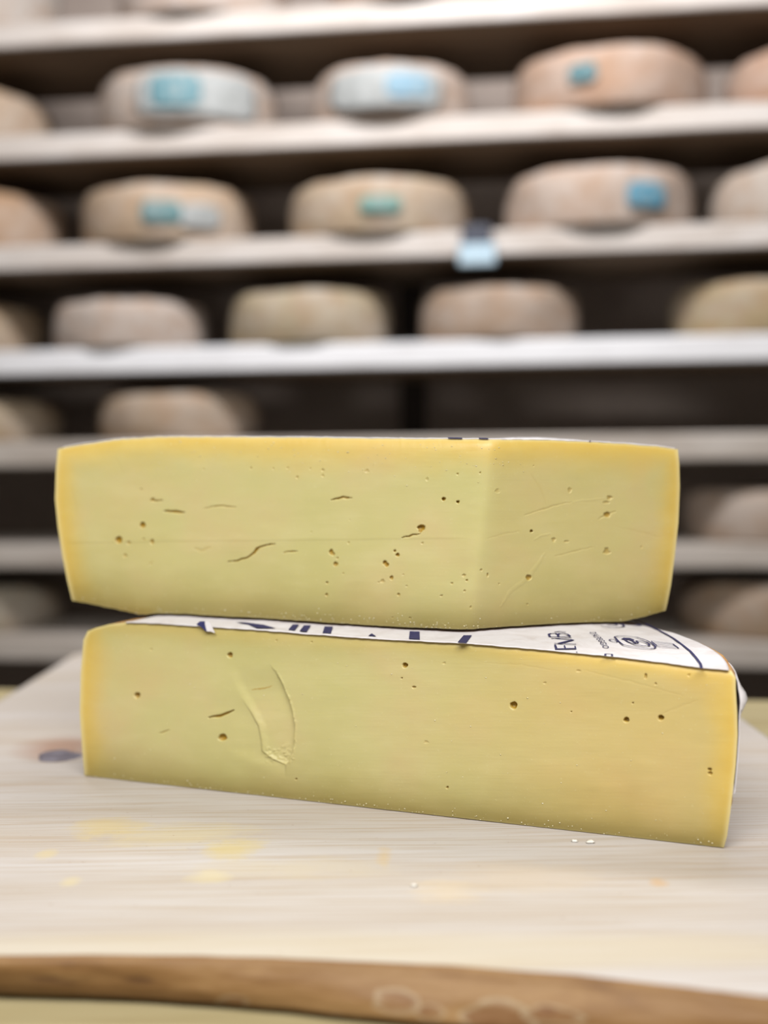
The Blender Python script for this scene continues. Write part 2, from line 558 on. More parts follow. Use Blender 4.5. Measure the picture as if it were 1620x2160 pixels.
def make_wheel(row, px, width, ytop, col, label, stamp=None, sticker=None, over=0.03, name='cheese_round', seed=0):
    zs = SHELF_Z[row]
    # distance of the wheel's centre behind the shelf front follows from its radius
    R = 0.17
    for _ in range(5):
        x = on_y([(px, ROWS[row][0])], RY + R - over, RS)[0]
        R = (width - 16) / 2.0 / F * (x[1] - 0.02)
    c = Vector((x[0], x[1], zs))
    yf = RY + RS * c.x - over
    h = on_y([(px, ytop + 6)], yf)[0][2] - zs
    t = thing(name, c, label, 'cheese', 'ageing cheese wheels on the rack')
    t.location.z += 0.0006
    prof = wheel_profile(R, h)
    nseg = 72
    V, fc = [], []
    for j in range(nseg):
        a = 2 * math.pi * j / nseg
        for (r, z) in prof:
            nv = mnoise.noise(Vector((math.cos(a) * 2.2 + seed * 3.1, math.sin(a) * 2.2, z * 14))) * 0.0045
            nv += mnoise.noise(Vector((math.cos(a) * 7 + seed, math.sin(a) * 7, z * 40))) * 0.0018
            rr = r + nv * (r / R)
            zz = z + (nv * 0.8 if z > h * 0.5 else 0)
            V.append((c.x + rr * math.cos(a), c.y + rr * math.sin(a), c.z + max(zz, 0.0) + 0.0006))
    m = len(prof)
    for j in range(nseg):
        for i in range(m - 1):
            a, b = j * m + i, ((j + 1) % nseg) * m + i
            fc.append([a, b, b + 1, a + 1])
    body = mesh_obj('rind', V, fc, M_WHEEL, t)
    body.color = lin(*[c_ * 0.9 for c_ in col])

    def patch(nm, spx, spy, wpx, hpx, mat, colr, off, parent):
        """a thin sticker bent round the wheel's side"""
        p = on_y([(spx, spy)], yf + 0.01)[0]
        a0 = math.asin(max(-0.95, min(0.95, (p[0] - c.x) / R)))
        zc = min(max(p[2] - zs, 0.02), h - 0.02)
        hw, hh = wpx / 2 / F * yf / R, hpx / 2 / F * yf
        nu, nv = 18, 8
        P = []
        for layer in (off, off - 0.0025):
            for i in range(nv):
                for j in range(nu):
                    u, v = 2 * j / (nu - 1) - 1, 2 * i / (nv - 1) - 1
                    k = 1 - 0.16 * (abs(u) ** 4) * (abs(v) ** 4) + 0.06 * mnoise.noise(Vector((u * 2 + seed, v * 2, off * 900)))
                    a = a0 + hw * u * k
                    z = zc + hh * v * k
                    z = min(max(z, 0.012), h - 0.012)
                    r = wheel_r(R, h, z) + 0.006 + layer
                    P.append((c.x + r * math.sin(a), c.y - r * math.cos(a), c.z + z))
        N = nu * nv
        f = [list(q_) for q_ in grid_faces(nv, nu)] + [[b + N for b in q_][::-1] for q_ in grid_faces(nv, nu)]
        rim = [j for j in range(nu)] + [i * nu + nu - 1 for i in range(1, nv)] + [(nv - 1) * nu + j for j in range(nu - 2, -1, -1)] + [i * nu for i in range(nv - 2, 0, -1)]
        for a, b in zip(rim, rim[1:] + rim[:1]):
            f.append([b, a, a + N, b + N])
        o = mesh_obj(nm, P, [list(map(int, q_)) for q_ in f], mat, parent)
        if colr: o.color = lin(*colr)
        return o
    if sticker:
        s_ = patch('paper_sticker', *sticker, M_STICK, None, 0.0008, t)
        tag(s_, 'whitish paper sticker on the side')
    if stamp:
        s_ = patch('stamp', *stamp[:4], M_STAMP, stamp[4], 0.0018, t)
        tag(s_, 'blue green stamp on the side')
    return t


T1, T2, T3 = (84, 136, 148), (70, 124, 128), (128, 166, 188)
make_wheel(0, -60, 380, -130, (204, 196, 188), 'grey white cheese wheel on the top shelf, cut off by the upper left corner', seed=1)
make_wheel(0, 430, 370, -140, (206, 190, 180), 'pale pinkish cheese wheel on the top shelf, second from left, only its base in view', seed=2)
make_wheel(0, 870, 370, -150, (180, 150, 128), 'brownish cheese wheel on the top shelf, third from left, only its base in view', seed=3)
make_wheel(0, 1340, 380, -160, (190, 172, 156), 'cheese wheel on the top shelf, rightmost there, barely in view at upper edge', seed=4)
make_wheel(1, -85, 400, 165, (200, 172, 140), 'tan cheese wheel cut by the left edge on the second shelf from the top', seed=5)
make_wheel(1, 400, 385, 128, (202, 186, 174), 'whitish cheese wheel with a large teal stamp on a pale sticker, second shelf from top', (372, 195, 105, 70, T1), (420, 200, 270, 92), seed=6)
make_wheel(1, 825, 350, 118, (206, 186, 172), 'whitish cheese wheel with a pale sky blue stamp, middle of the second shelf', (860, 184, 95, 50, T3), (810, 188, 250, 84), seed=7)
make_wheel(1, 1285, 415, 80, (196, 160, 136), 'pinkish brown cheese wheel with a small dark teal stamp, on the second shelf', (1232, 152, 58, 40, (50, 108, 118)), seed=8)
make_wheel(1, 1735, 410, 62, (200, 160, 136), 'pinkish brown cheese wheel cut by the right edge on the second shelf', seed=9)
make_wheel(2, -60, 410, 385, (196, 158, 122), 'orange tan cheese wheel cut by the left edge on the third shelf', seed=10)
make_wheel(2, 358, 368, 374, (204, 178, 148), 'tan cheese wheel with a dark teal stamp towards the left, on the third shelf', (342, 450, 82, 46, T2), (420, 455, 90, 50), seed=11)
make_wheel(2, 800, 390, 362, (198, 176, 146), 'tan cheese wheel with a faint green stamp, left of the pale blue shelf tag', (802, 434, 84, 34, (104, 150, 140)), seed=12)
make_wheel(2, 1260, 405, 335, (206, 184, 168), 'pinkish grey cheese wheel with a blue stamp near its right end, on the third shelf', (1362, 412, 88, 54, (70, 146, 176)), seed=13)
make_wheel(2, 1700, 420, 322, (208, 194, 180), 'pale grey cheese wheel cut by the right edge on the third shelf', seed=14)
make_wheel(3, -95, 390, 630, (182, 150, 100), 'yellow brown cheese wheel cut by the left edge on the fourth shelf', over=0.01, seed=15)
make_wheel(3, 278, 335, 622, (206, 190, 178), 'pale greyish pink cheese wheel without stamp, second from left on the fourth shelf', over=0.02, seed=16)
make_wheel(3, 657, 355, 600, (188, 172, 138), 'olive tan cheese wheel without stamp, middle of the fourth shelf', over=0.02, seed=17)
make_wheel(3, 1052, 350, 594, (180, 156, 134), 'brown grey cheese wheel below the pale blue shelf tag', over=0.012, seed=18)
make_wheel(3, 1610, 400, 578, (186, 166, 124), 'straw brown cheese wheel at the right edge of the fourth shelf, standing apart', over=0.0, seed=19)
make_wheel(4, -45, 370, 838, (186, 164, 124), 'tan cheese wheel cut by the left edge just above the upper cut cheese', over=0.0, seed=20)
make_wheel(4, 382, 350, 822, (190, 166, 138), 'tan cheese wheel right behind the top left of the upper cut cheese', over=0.0, seed=21)
make_wheel(5, 1640, 420, 1030, (190, 170, 152), 'pinkish grey cheese wheel at the right edge beside the upper cut cheese', over=-0.01, seed=22)
make_wheel(6, -40, 370, 1240, (176, 170, 146), 'olive grey cheese wheel on the lowest shelf at the left edge', over=-0.01, seed=23)
make_wheel(6, 1620, 390, 1232, (170, 146, 118), 'dull brown cheese wheel on the lowest shelf at the right edge', over=-0.01, seed=24)

# small tag clipped to the third board's front edge
tp = on_y([(1005, 500)], RY - 0.004, RS)[0]
tg = thing('shelf_tag', (tp[0], tp[1], SHELF_Z[2]), 'small pale blue tag under a dark clip, hanging on the third shelf edge', 'tag')
dz = lambda py: on_y([(1005, py)], RY - 0.01, RS)[0][2]
b = box_bm(Vector((tp[0], tp[1] - 0.009, (dz(478) + dz(524)) / 2)), (0.060, 0.018, dz(478) - dz(524)), 0.006, 3, RANG)
box_bm(Vector((tp[0], tp[1] + 0.012, SHELF_Z[2] + 0.0045)), (0.050, 0.055, 0.007), 0.002, 2, RANG, b)
bm_obj('clip', b, M_DARK, tg)
bm_obj('card', box_bm(Vector((tp[0], tp[1] - 0.016, (dz(516) + dz(562)) / 2)), (0.074, 0.012, dz(516) - dz(562)), 0.0055, 3, RANG), M_CARD, tg)

# ------------------------------------------------------------------ table
TH = 0.022                                    # thickness of the cutting board
TZ = ZB - TH
tb = on_z([(0, 1452), (1600, 1476)], TZ)
tsl = (tb[1][1] - tb[0][1]) / (tb[1][0] - tb[0][0])
tang = math.atan(tsl)
TC = Vector((0, 0.30, 0))
tyb = tb[0][1] + tsl * (0 - tb[0][0])
table = thing('table', (0, 0.30, 0), 'pale pine plank table under the cutting board', 'table')
nb, tw = 7, 0.142
for k in range(nb):
    yc = tyb - tw * (k + 0.5)
    bm_obj('tabletop_plank', box_bm(Vector((0, 0, 0)) + Vector((-math.sin(tang) * (yc - tyb), tyb + (yc - tyb) * math.cos(tang), TZ - 0.0175)),
                                    (1.7, tw - 0.0022, 0.035), 0.0022, 2, tang), M_TABLE, table)
for sx in (-0.76, 0.76):
    for yy in (tyb - 0.09, tyb - nb * tw + 0.09):
        bm_obj('leg', box_bm(Vector((sx, yy + tsl * sx, (TZ - 0.035) / 2)), (0.07, 0.07, TZ - 0.035), 0.004, 2, tang), M_TLEG, table)
for yy in (tyb - 0.09, tyb - nb * tw + 0.09):
    bm_obj('apron', box_bm(Vector((0, yy, TZ - 0.085)), (1.45, 0.025, 0.10), 0.003, 2, tang), M_TLEG, table)

# ------------------------------------------------------------------ cutting board
board = thing('cutting_board', (0, 0, ZB), 'broad pale wooden board with a live front edge, under the two cut cheeses', 'cutting board')
BX0, BX1, BY1 = -0.328, 0.272, 0.868 * KD
ft = on_z([(-60, 2022), (0, 2022), (200, 2019), (400, 2021), (600, 2027), (810, 2036), (1000, 2046), (1200, 2062), (1400, 2083), (1620, 2110)], ZB)
fbm = on_z([(-60, 2110), (0, 2112), (150, 2116), (300, 2124), (450, 2134), (600, 2146), (700, 2158), (900, 2176), (1200, 2200), (1620, 2236)], TZ)
nx = 260
bx = np.linspace(BX0, BX1, nx)
fy_t = np.interp(bx, ft[:, 0], ft[:, 1]) + 0.0006 * vnoise(bx * 40, 5)
fy_b = np.interp(bx, fbm[:, 0], fbm[:, 1]) + 0.0006 * vnoise(bx * 30, 9)
# round the four corners a little
fy_t += 0.03 * np.exp(-(bx - BX0) / 0.02)
fy_b += 0.03 * np.exp(-(bx - BX0) / 0.02)
by_back = BY1 - 0.10 * np.exp(-(bx - BX0) / 0.025) * 0.3 - 0.06 * np.exp(-(BX1 - bx) / 0.03)
ny = 220
tt = np.linspace(0, 1, ny) ** 1.3
LIP = 0.0035
kx, ky = stain_pt(122, 1592)
V = []
for i in range(ny):
    y = (fy_t + LIP) * (1 - tt[i]) + by_back * tt[i]
    z = np.full(nx, ZB)
    d2 = ((bx - kx) / 0.021) ** 2 + ((y - ky) / (0.014 * KD)) ** 2
    z = z - 0.0030 * np.exp(-d2 * 1.2)
    z = z + 0.00012 * noise2(bx * 25, y * 60, 3)
    z = z - 0.0003 * (1 - smooth(0.0, 0.012, y - fy_t - LIP))
    V.append(np.stack([bx, y, z], 1))
top = np.concatenate(V)
# underside and the three sawn sides
bot = np.stack([np.r_[bx, bx], np.r_[fy_b + 0.012, by_back], np.full(2 * nx, TZ + 0.0004)], 1)
nt = len(top)
fc = [list(map(int, q_)) for q_ in grid_faces(ny, nx)]
for j in range(nx - 1):
    fc.append([nt + j + 1, nt + j, nt + nx + j, nt + nx + j + 1])
    a = (ny - 1) * nx + j
    fc.append([a, a + 1, nt + nx + j + 1, nt + nx + j])
fc.append([i * nx for i in range(ny)][::1] + [nt + nx, nt])
fc.append([i * nx + nx - 1 for i in range(ny)][::-1] + [nt + nx - 1, nt + 2 * nx - 1])
mesh_obj('plank', np.concatenate([top, bot]), fc, M_BOARD, board, True)
# the live edge
rows = []
ne = 14
for i in range(ne):
    t = i / (ne - 1)
    if t < 0.3:                                # rolled lip
        a = t / 0.3 * math.pi / 2
        y = fy_t + LIP * (1 - math.sin(a))
        z = np.full(nx, ZB - 0.0003) - LIP * 0.8 * (1 - math.cos(a))
    else:
        s_ = (t - 0.3) / 0.7
        y = fy_t * (1 - s_) + fy_b * s_ - 0.0022 * math.sin(s_ * math.pi)
        z = (ZB - 0.0003 - LIP * 0.8) * (1 - s_) + (TZ + 0.0032) * s_ + np.zeros(nx)
        y = y + 0.0011 * noise2(bx * 30, np.full(nx, s_ * 3), 17) * math.sin(s_ * math.pi)
    rows.append(np.stack([bx, y, z], 1))
rows.append(np.stack([bx, fy_b + 0.012, np.full(nx, TZ + 0.0004)], 1))
ne += 1
ef = [list(map(int, q_)) for q_ in grid_faces(ne, nx, True)]
ef += [[i * nx for i in range(ne)], [i * nx + nx - 1 for i in range(ne)][::-1]]
mesh_obj('live_edge', np.concatenate(rows), ef, M_EDGE, board)
# the dark loose knot
kv, kf = [(kx, ky, ZB - 0.0016)], []
nk = 40
for ring, (rr, zz) in enumerate([(0.4, -0.0014), (0.75, -0.0012), (0.95, -0.0015), (1.05, -0.0026)]):
    for j in range(nk):
        a = 2 * math.pi * j / nk
        k = rr * (1 + 0.10 * math.sin(3 * a + 1) + 0.05 * math.sin(5 * a))
        kv.append((kx + 0.0155 * k * math.cos(a), ky + 0.0125 * KD * k * math.sin(a) - 0.002 * math.cos(a), ZB + zz + 0.0007 * math.sin(a)))
for j in range(nk):
    kf.append([0, 1 + j, 1 + (j + 1) % nk])
    for r_ in range(3):
        a, b2 = 1 + r_ * nk + j, 1 + r_ * nk + (j + 1) % nk
        kf.append([a, a + nk, b2 + nk, b2])
tag(mesh_obj('knot', kv, kf, M_KNOT, board), 'dark glossy wood knot')

# ------------------------------------------------------------------ the two cut cheeses
def coons(bottom, top, left, right, ns, nt_):
    """grid of pixel positions inside four outline curves (bottom/top left to right, left/right bottom to top)"""
    B, T, L, R = resample(bottom, ns), resample(top, ns), resample(left, nt_), resample(right, nt_)
    s = np.linspace(0, 1, ns)[None, :, None]
    t = np.linspace(0, 1, nt_)[:, None, None]
    P = (1 - t) * B[None] + t * T[None] + (1 - s) * L[:, None] + s * R[:, None]
    P -= (1 - s) * (1 - t) * B[0] + s * (1 - t) * B[-1] + (1 - s) * t * T[0] + s * t * T[-1]
    return P


def carve(P, holes, cracks, seed):
    """depth in metres cut into the face, and how deep inside an eye each point lies"""
    x, y = P[..., 0], P[..., 1]
    dep = np.zeros(x.shape)
    eye = np.zeros(x.shape)
    sub = lambda cx, cy, r: (np.abs(x - cx) < r) & (np.abs(y - cy) < r)
    for k, h in enumerate(holes):
        cx, cy, rx, ry, dmm = h
        m = sub(cx, cy, max(rx, ry) * 2.2 + 3)
        dx, dy = (x[m] - cx) / rx, (y[m] - cy) / ry
        a = np.arctan2(dy, dx)
        ph = (k * 1.7 + seed)
        wob_ = 1 + 0.05 * np.sin(3 * a + ph) + 0.03 * np.sin(5 * a + 2 * ph)
        if dmm < 1.2: wob_ = wob_ + 0.13 * np.sin(3 * a + 2 * ph) + 0.10 * np.sin(5 * a + ph) + 0.07 * np.sin(8 * a)
        r = np.hypot(dx, dy) / wob_
        f = np.sqrt(np.clip(1 - r ** 2.6, 0, 1)) * smooth(1.06, 0.86, r)
        dep[m] = np.maximum(dep[m], dmm * 0.75e-3 * f)
        eye[m] = np.maximum(eye[m], smooth(1.02, 0.8, r) * min(1.0, dmm / 2.2))
        dep[m] -= 0.00010 * np.exp(-((r - 1.25) / 0.18) ** 2)
    for k, (pts, wpx, dmm) in enumerate(cracks):
        pts = np.array(pts, float)
        lo, hi = pts.min(0) - 12, pts.max(0) + 12
        m = (x > lo[0]) & (x < hi[0]) & (y > lo[1]) & (y < hi[1])
        xx, yy = x[m], y[m]
        xx = xx + 1.2 * noise2(xx * 0.11, yy * 0.11, seed + k)
        yy = yy + 1.6 * noise2(xx * 0.13, yy * 0.13, seed + k + 5)
        best = np.full(xx.shape, 99.0)
        along = np.zeros(xx.shape)
        seg = np.hypot(*np.diff(pts, axis=0).T)
        tot = seg.sum(); acc = 0
        for i in range(len(pts) - 1):
            d = pts[i + 1] - pts[i]
            t = np.clip(((xx - pts[i][0]) * d[0] + (yy - pts[i][1]) * d[1]) / (d @ d), 0, 1)
            dist = np.hypot(xx - pts[i][0] - t * d[0], yy - pts[i][1] - t * d[1])
            u = dist < best
            best[u] = dist[u]
            along[u] = (acc + t[u] * seg[i]) / tot
            acc += seg[i]
        wl = wpx * (0.35 + 0.65 * np.sin(np.clip(along, 0, 1) * np.pi) ** 0.8)
        f = smooth(1.05, 0.35, best / wl)
        if dmm > 0:
            dep[m] = np.maximum(dep[m], dmm * 0.7e-3 * f)
            eye[m] = np.maximum(eye[m], f * min(1.0, dmm / 2.0))
        else:
            dep[m] += dmm * 1e-3 * f
    return dep, eye


def bend(P, W, kb, kt):
    """the soft paste rolls back a little along its lower and upper edges"""
    db = P[:1, :, 1] - P[..., 1]
    dtp = P[..., 1] - P[-1:, :, 1]
    back_ = kb * np.exp(-np.maximum(db, 0) / 32.0) + kt * np.exp(-np.maximum(dtp, 0) / 14.0)
    return CP + (W - CP) * (1 + back_ / W[..., 1])[..., None]


def boundary(P):
    """closed outline of a grid: along the base, up the right end, back along the top, down the left end"""
    st = 5
    nt_, ns = P.shape[:2]
    idx = []
    js = list(range(0, ns - 1, st)); iz = list(range(0, nt_ - 1, st))
    loop = [P[0, j] for j in js] + [P[i, ns - 1] for i in iz]
    kinds = [0] * len(js) + [1] * len(iz)
    js2 = list(range(ns - 1, 0, -st)); iz2 = list(range(nt_ - 1, 0, -st))
    loop += [P[nt_ - 1, j] for j in js2] + [P[i, 0] for i in iz2]
    kinds += [2] * len(js2) + [3] * len(iz2)
    return np.array(loop), np.array(kinds)


def rim_attr(P, wl, wr, wt, wb, sl=0.0):
    nt_, ns = P.shape[:2]
    x, y = P[..., 0], P[..., 1]
    dl = x - P[:, :1, 0]; dr = P[:, -1:, 0] - x
    dtp = y - P[-1:, :, 1]; db = P[:1, :, 1] - y
    nz = 1 + 0.35 * noise2(x * 0.012, y * 0.012, 77)
    et, eb = np.exp(-(np.maximum(dtp, 0) / (wt * nz)) ** 1.3), np.exp(-(np.maximum(db, 0) / (wb * nz)) ** 1.2)
    e = np.maximum.reduce([np.exp(-(np.maximum(dl, 0) / (wl * nz)) ** 1.5), np.exp(-(np.maximum(dr, 0) / (wr * nz)) ** 1.5), et * (1 - sl)])
    olive = np.clip(np.maximum(eb, et * sl), 0, 1)  # painted shade and dry zone: base of the face, upper edge by sl
    skin = np.maximum.reduce([np.exp(-(dl / 7.0) ** 2), np.exp(-(dr / 7.0) ** 2), np.exp(-(dtp / 4.0) ** 2) * 0.9, np.exp(-(db / 3.0) ** 2) * 0.3])
    return e, skin, olive


# ---- lower cheese: a half wheel, its cut turned a little to the left of the camera
LB = np.array([(178, 1634), (203, 1646), (259, 1653), (305, 1662), (398, 1673), (490, 1684), (583, 1697), (676, 1708), (768, 1719),
               (870, 1731), (919, 1737), (1017, 1749), (1116, 1760), (1215, 1772), (1314, 1785), (1413, 1792), (1462, 1795), (1511, 1797), (1527, 1791)], float)
LT = np.array([(185, 1331), (203, 1324), (230, 1317), (277, 1312), (340, 1314), (398, 1319), (490, 1324), (583, 1331), (700, 1340), (800, 1347),
               (899, 1352), (997, 1357), (1096, 1366), (1195, 1375), (1294, 1385), (1393, 1396), (1481, 1408), (1520, 1411), (1542, 1414)], float)
LL = np.array([(178, 1634), (173, 1576), (168, 1502), (170, 1419), (176, 1350), (185, 1331)], float)
LR = np.array([(1527, 1791), (1534, 1765), (1543, 1696), (1552, 1617), (1556, 1553), (1555, 1503), (1552, 1454), (1552, 1429), (1542, 1414)], float)


def ragged(pts, seed, amp):
    p = resample(pts, 400)
    p[:, 1] += amp * vnoise(np.arange(400) * 0.33, seed, 4) * np.minimum(1, np.minimum(np.arange(400), 399 - np.arange(400)) / 12)
    p[0], p[-1] = pts[0], pts[-1]
    return p


GL, GR = on_z([(181, 1641)], ZB)[0], on_z([(1525, 1795)], ZB)[0]
e2 = (GR - GL)[:2]; LLEN = np.hypot(*e2); e2 = e2 / LLEN
n2in = np.array([-e2[1], e2[0]])             # into the cheese, away from the camera
UC, RU = LLEN / 2, LLEN / 2
RISE = 0.032                                  # the upper face climbs a little towards the back
CUTC = 0.026                                  # the cut runs this far behind the wheel's middle
RC = math.hypot(RU, CUTC)


def low_arc(th):
    """depth behind the cut and remaining share of the width, for th from 0 (cut) to 90 degrees (far rim)"""
    t0 = math.asin(CUTC / RC)
    a = t0 + th * (1 - t0 / (math.pi / 2))
    return RC * math.sin(a) - CUTC, RC * math.cos(a) / RU


def on_cut(p):
    d = rays(p)
    t = ((GL[:2] - CP[:2]) @ n2in) / (d[:, :2] @ n2in)
    return CP + d * t[:, None]


ns, nt_ = 1010, 270
PX = coons(ragged(LB, 31, 1.3), ragged(LT, 37, 0.6), LL, LR, ns, nt_)
W = on_cut(PX.reshape(-1, 2)).reshape(nt_, ns, 3)
W = bend(PX, W, 0.0040, 0.0022)
zb_, zt_ = W[:1, :, 2].copy(), W[-1:, :, 2].copy()
W[..., 2] = ZB + 0.0004 + (W[..., 2] - zb_) * (zt_ - ZB - 0.0004) / (zt_ - zb_)   # flat on the board
topu = (W[-1, :, :2] - GL[:2]) @ e2
topz = W[-1, :, 2].copy()
ko = np.argsort(topu)
topu, topz = topu[ko], topz[ko]


def low_top(xy):
    """height of the lower cheese's upper face"""
    xy = np.asarray(xy, float).reshape(-1, 2)
    u, v = (xy - GL[:2]) @ e2, (xy - GL[:2]) @ n2in
    s = np.sqrt(np.clip(RC ** 2 - (np.maximum(v, 0) + CUTC) ** 2, 0.0008, 1)) / RU
    return np.interp(UC + (u - UC) / s, topu, topz) + RISE * np.maximum(v, 0)


holes_low = [(289, 1472, 6.5, 6.5, 3.4), (485, 1384, 5.8, 6.2, 3.0), (469.5, 1564, 9.5, 8, 3.2), (854, 1406, 6, 6, 3.2), (625, 1657, 2.4, 2.2, 1.4),
             (847, 1434, 1.8, 1.8, 1.6), (319, 1372, 3.5, 2.5, 0.5), (873, 1454, 4.5, 2.4, 1.6), (1083, 1494, 8, 8.6, 3.8), (1321, 1525.5, 6.2, 6.2, 3.6),
             (1394, 1520, 6.6, 6.2, 3.6), (1497, 1631, 4.6, 4, 2.0), (1498, 1639, 4.8, 4, 2.0), (943.5, 1676, 2.8, 2.8, 1.6), (1362, 1428, 3.2, 6.5, 1.4),
             (1383, 1445, 2.6, 3, 1.0), (1453, 1425, 3, 3, 0.8), (899, 1575, 5, 3.5, 0.5), (1335, 1488, 2.2, 2.2, 1.5), (1205, 1508, 1.8, 1.8, 1.2),
             (937, 1401, 3.5, 2.5, 0.6), (1220, 1417, 5, 2.4, 0.6), (1149, 1444, 3.4, 2.2, 0.6), (583, 1352, 2, 2, 0.8), (657, 1355, 2, 2, 0.8)]
cracks_low = [([(440, 1520), (465, 1517), (478, 1511), (492, 1506)], 3.6, 2.2), ([(529, 1461), (555, 1458), (571, 1453)], 2.0, 1.6),
              ([(336, 1554), (348, 1551), (357, 1547)], 2.0, 0.9), ([(1447, 1474), (1490, 1484), (1541, 1498)], 2.2, -0.18),
              ([(1230, 1415), (1330, 1440), (1440, 1470)], 3.0, 0.10), ([(1390, 1515), (1430, 1496), (1470, 1480)], 4.0, 0.12), ([(1020, 1400), (1100, 1404), (1180, 1418)], 2.5, 0.08)]
dep, eye = carve(PX, holes_low, cracks_low, 3)
# the scoop left by a knife tip: deeper towards its sharp right lip
x_, y_ = PX[..., 0], PX[..., 1]
rag = 2.0 * noise2(x_ * 0.12, y_ * 0.12, 90)
xr = np.interp(y_, [1400, 1420, 1445, 1480, 1510, 1540, 1575, 1600, 1626], [566, 580, 593, 607, 616, 620, 620, 616, 604])
xl = np.interp(y_, [1400, 1440, 1475, 1510, 1540, 1570, 1595, 1612, 1626], [480, 492, 508, 530, 546, 552, 554, 575, 604])
t_ = (x_ + rag * 0.6 - xl) / np.maximum(xr - xl, 3)
vert = smooth(1396, 1470, y_) * smooth(1627, 1619, y_ + rag)
d1 = 0.0028 * vert * smooth(-0.02, 0.22 + 0.0 * t_, t_) * (0.35 + 0.65 * np.clip(t_, 0, 1)) * smooth(1.03, 0.97, t_)
xl2 = np.interp(y_, [1470, 1540, 1590, 1635], [486, 478, 474, 540])
t2 = (x_ - xl2) / np.maximum(xl - xl2, 3)
d2 = 0.0011 * smooth(1470, 1540, y_) * smooth(1642, 1600, y_ + 0.25 * (540 - x_)) * smooth(0, 0.9, t2) * smooth(1.02, 0.93, t2)
crumbly = np.clip(noise2(x_ * 0.16, y_ * 0.16, 51), 0, 1) * smooth(1575, 1600, y_) * smooth(1630, 1612, y_) * smooth(548, 560, x_) * smooth(626, 612, x_)
lip = np.exp(-((t_ - 1.03) * np.maximum(xr - xl, 3) / 3.5) ** 2) * vert * (0.6 + 0.8 * noise2(x_ * 0.2, y_ * 0.2, 8))
dep = np.maximum(dep, d1 + d2) - 0.0011 * crumbly - 0.0005 * lip
edge_f = np.minimum.reduce([(x_ - PX[:, :1, 0]), (PX[:, -1:, 0] - x_), (PX[:1, :, 1] - y_), (y_ - PX[-1:, :, 1])])
dep += (0.00022 * noise2(x_ * 0.006, y_ * 0.02, 21) + 0.00002 * noise2(x_ * 0.02, y_ * 0.35, 22)) * smooth(0, 25, edge_f)
dep *= smooth(0, 3, edge_f)
W[..., :2] += dep[..., None] * n2in
rim, skin, olive = rim_attr(PX, 42, 46, 36, 62, 0.6 * smooth(1250, 950, PX[..., 0]))  # olive at the upper edge paints the shade under the upper piece
warm = smooth(700, 1400, x_ + 120 * noise2(x_ * 0.005, y_ * 0.008, 13)) * 0.75 + 0.35 * np.clip(noise2(x_ * 0.004, y_ * 0.007, 15), 0, 1)

low = thing('half_cheese_wheel', ((GL[0] + GR[0]) / 2, (GL[1] + GR[1]) / 2 + 0.08, ZB), 'lower half wheel of yellow cheese lying on the wooden board, printed paper on top', 'cheese', 'cut cheese pieces in the foreground')
paste = mesh_obj('paste', W.reshape(-1, 3), grid_faces(nt_, ns), M_PASTE_B, low, True,
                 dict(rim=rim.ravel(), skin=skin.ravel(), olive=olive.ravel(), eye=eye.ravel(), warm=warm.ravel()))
bl, kinds = boundary(W)
loops = []
ths = np.radians(np.r_[0, 0.8, 1.6, 2.6, 4, 6, 9, 13, 18, 24, 30, 37, 44, 51, 58, 65, 72, 79, 85, 89])
u0, z0 = (bl[:, :2] - GL[:2]) @ e2, bl[:, 2]
v0 = (bl[:, :2] - GL[:2]) @ n2in             # how far the rolled edges lie behind the cut
for th in ths:
    v, sh = low_arc(th)
    u = UC + (u0 - UC) * sh
    out = np.zeros(len(u0))
    if th > 0:
        out = out + 0.0012 * vnoise(z0 * 90 + th * 8, 33) * np.sign(u0 - UC) * (np.abs(u0 - UC) > RU * 0.9) * min(1, th * 20)
    u = u + out
    p = GL[:2] + np.outer(u, e2) + np.outer(v0 * math.cos(th) + v, n2in)
    loops.append(np.c_[p, z0 + RISE * v * smooth(0.55, 1.0, (z0 - ZB) / 0.1)])
nl = len(bl)
RVt = np.concatenate(loops)
f = []
for i in range(len(ths) - 1):
    for j in range(nl):
        a, b_ = i * nl + j, i * nl + (j + 1) % nl
        f.append([a, b_, b_ + nl, a + nl])
f.append([(len(ths) - 1) * nl + j for j in range(nl)])
f = [q_[::-1] for q_ in f[:-1]] + [f[-1]]
mesh_obj('rind', RVt, f, M_RIND, low)

# paper folded down over the right end of the rind, with one loose crease
wi = np.where(kinds == 1)[0]
wi = wi[::2]
ths2 = np.radians(np.linspace(0.0, 55, 40))
for lay in (0, 1):
    rws = []
    for th in ths2:
        v, sh = low_arc(th)
        zz = z0[wi] * 1.0
        cr = 0.0050 * math.exp(-((v - 0.0075) / 0.006) ** 2) * np.exp(-((zz - ZB - 0.077) / 0.0065) ** 2)
        rad = (1 + (0.0010 - 0.0004 * lay + cr + 0.0003 * vnoise(zz * 60 + th * 11, 43)) / RU)
        zlow = ZB + 0.030 + 0.012 * math.sin(th * 9) - 0.02 * min(1, th)
        zz = np.maximum(zz, zlow)
        u = UC + (np.interp(zz, z0[wi], u0[wi]) - UC) * sh * rad
        p = GL[:2] + np.outer(u, e2) + np.outer(np.interp(zz, z0[wi], v0[wi]) * math.cos(th) + v - 0.0002, n2in)
        rws.append(np.c_[p, zz + RISE * v * smooth(0.55, 1.0, (zz - ZB) / 0.1)])
    if lay == 0: wrap = np.concatenate(rws)
nw = len(wi)
inner = np.concatenate(rws); N = nw * 40
gw = grid_faces(40, nw)
rimv = [j for j in range(nw)] + [i * nw + nw - 1 for i in range(1, 40)] + [39 * nw + j for j in range(nw - 2, -1, -1)] + [i * nw for i in range(38, 0, -1)]
sides = np.array([[b_, a, a + N, b_ + N] for a, b_ in zip(rimv, rimv[1:] + rimv[:1])])
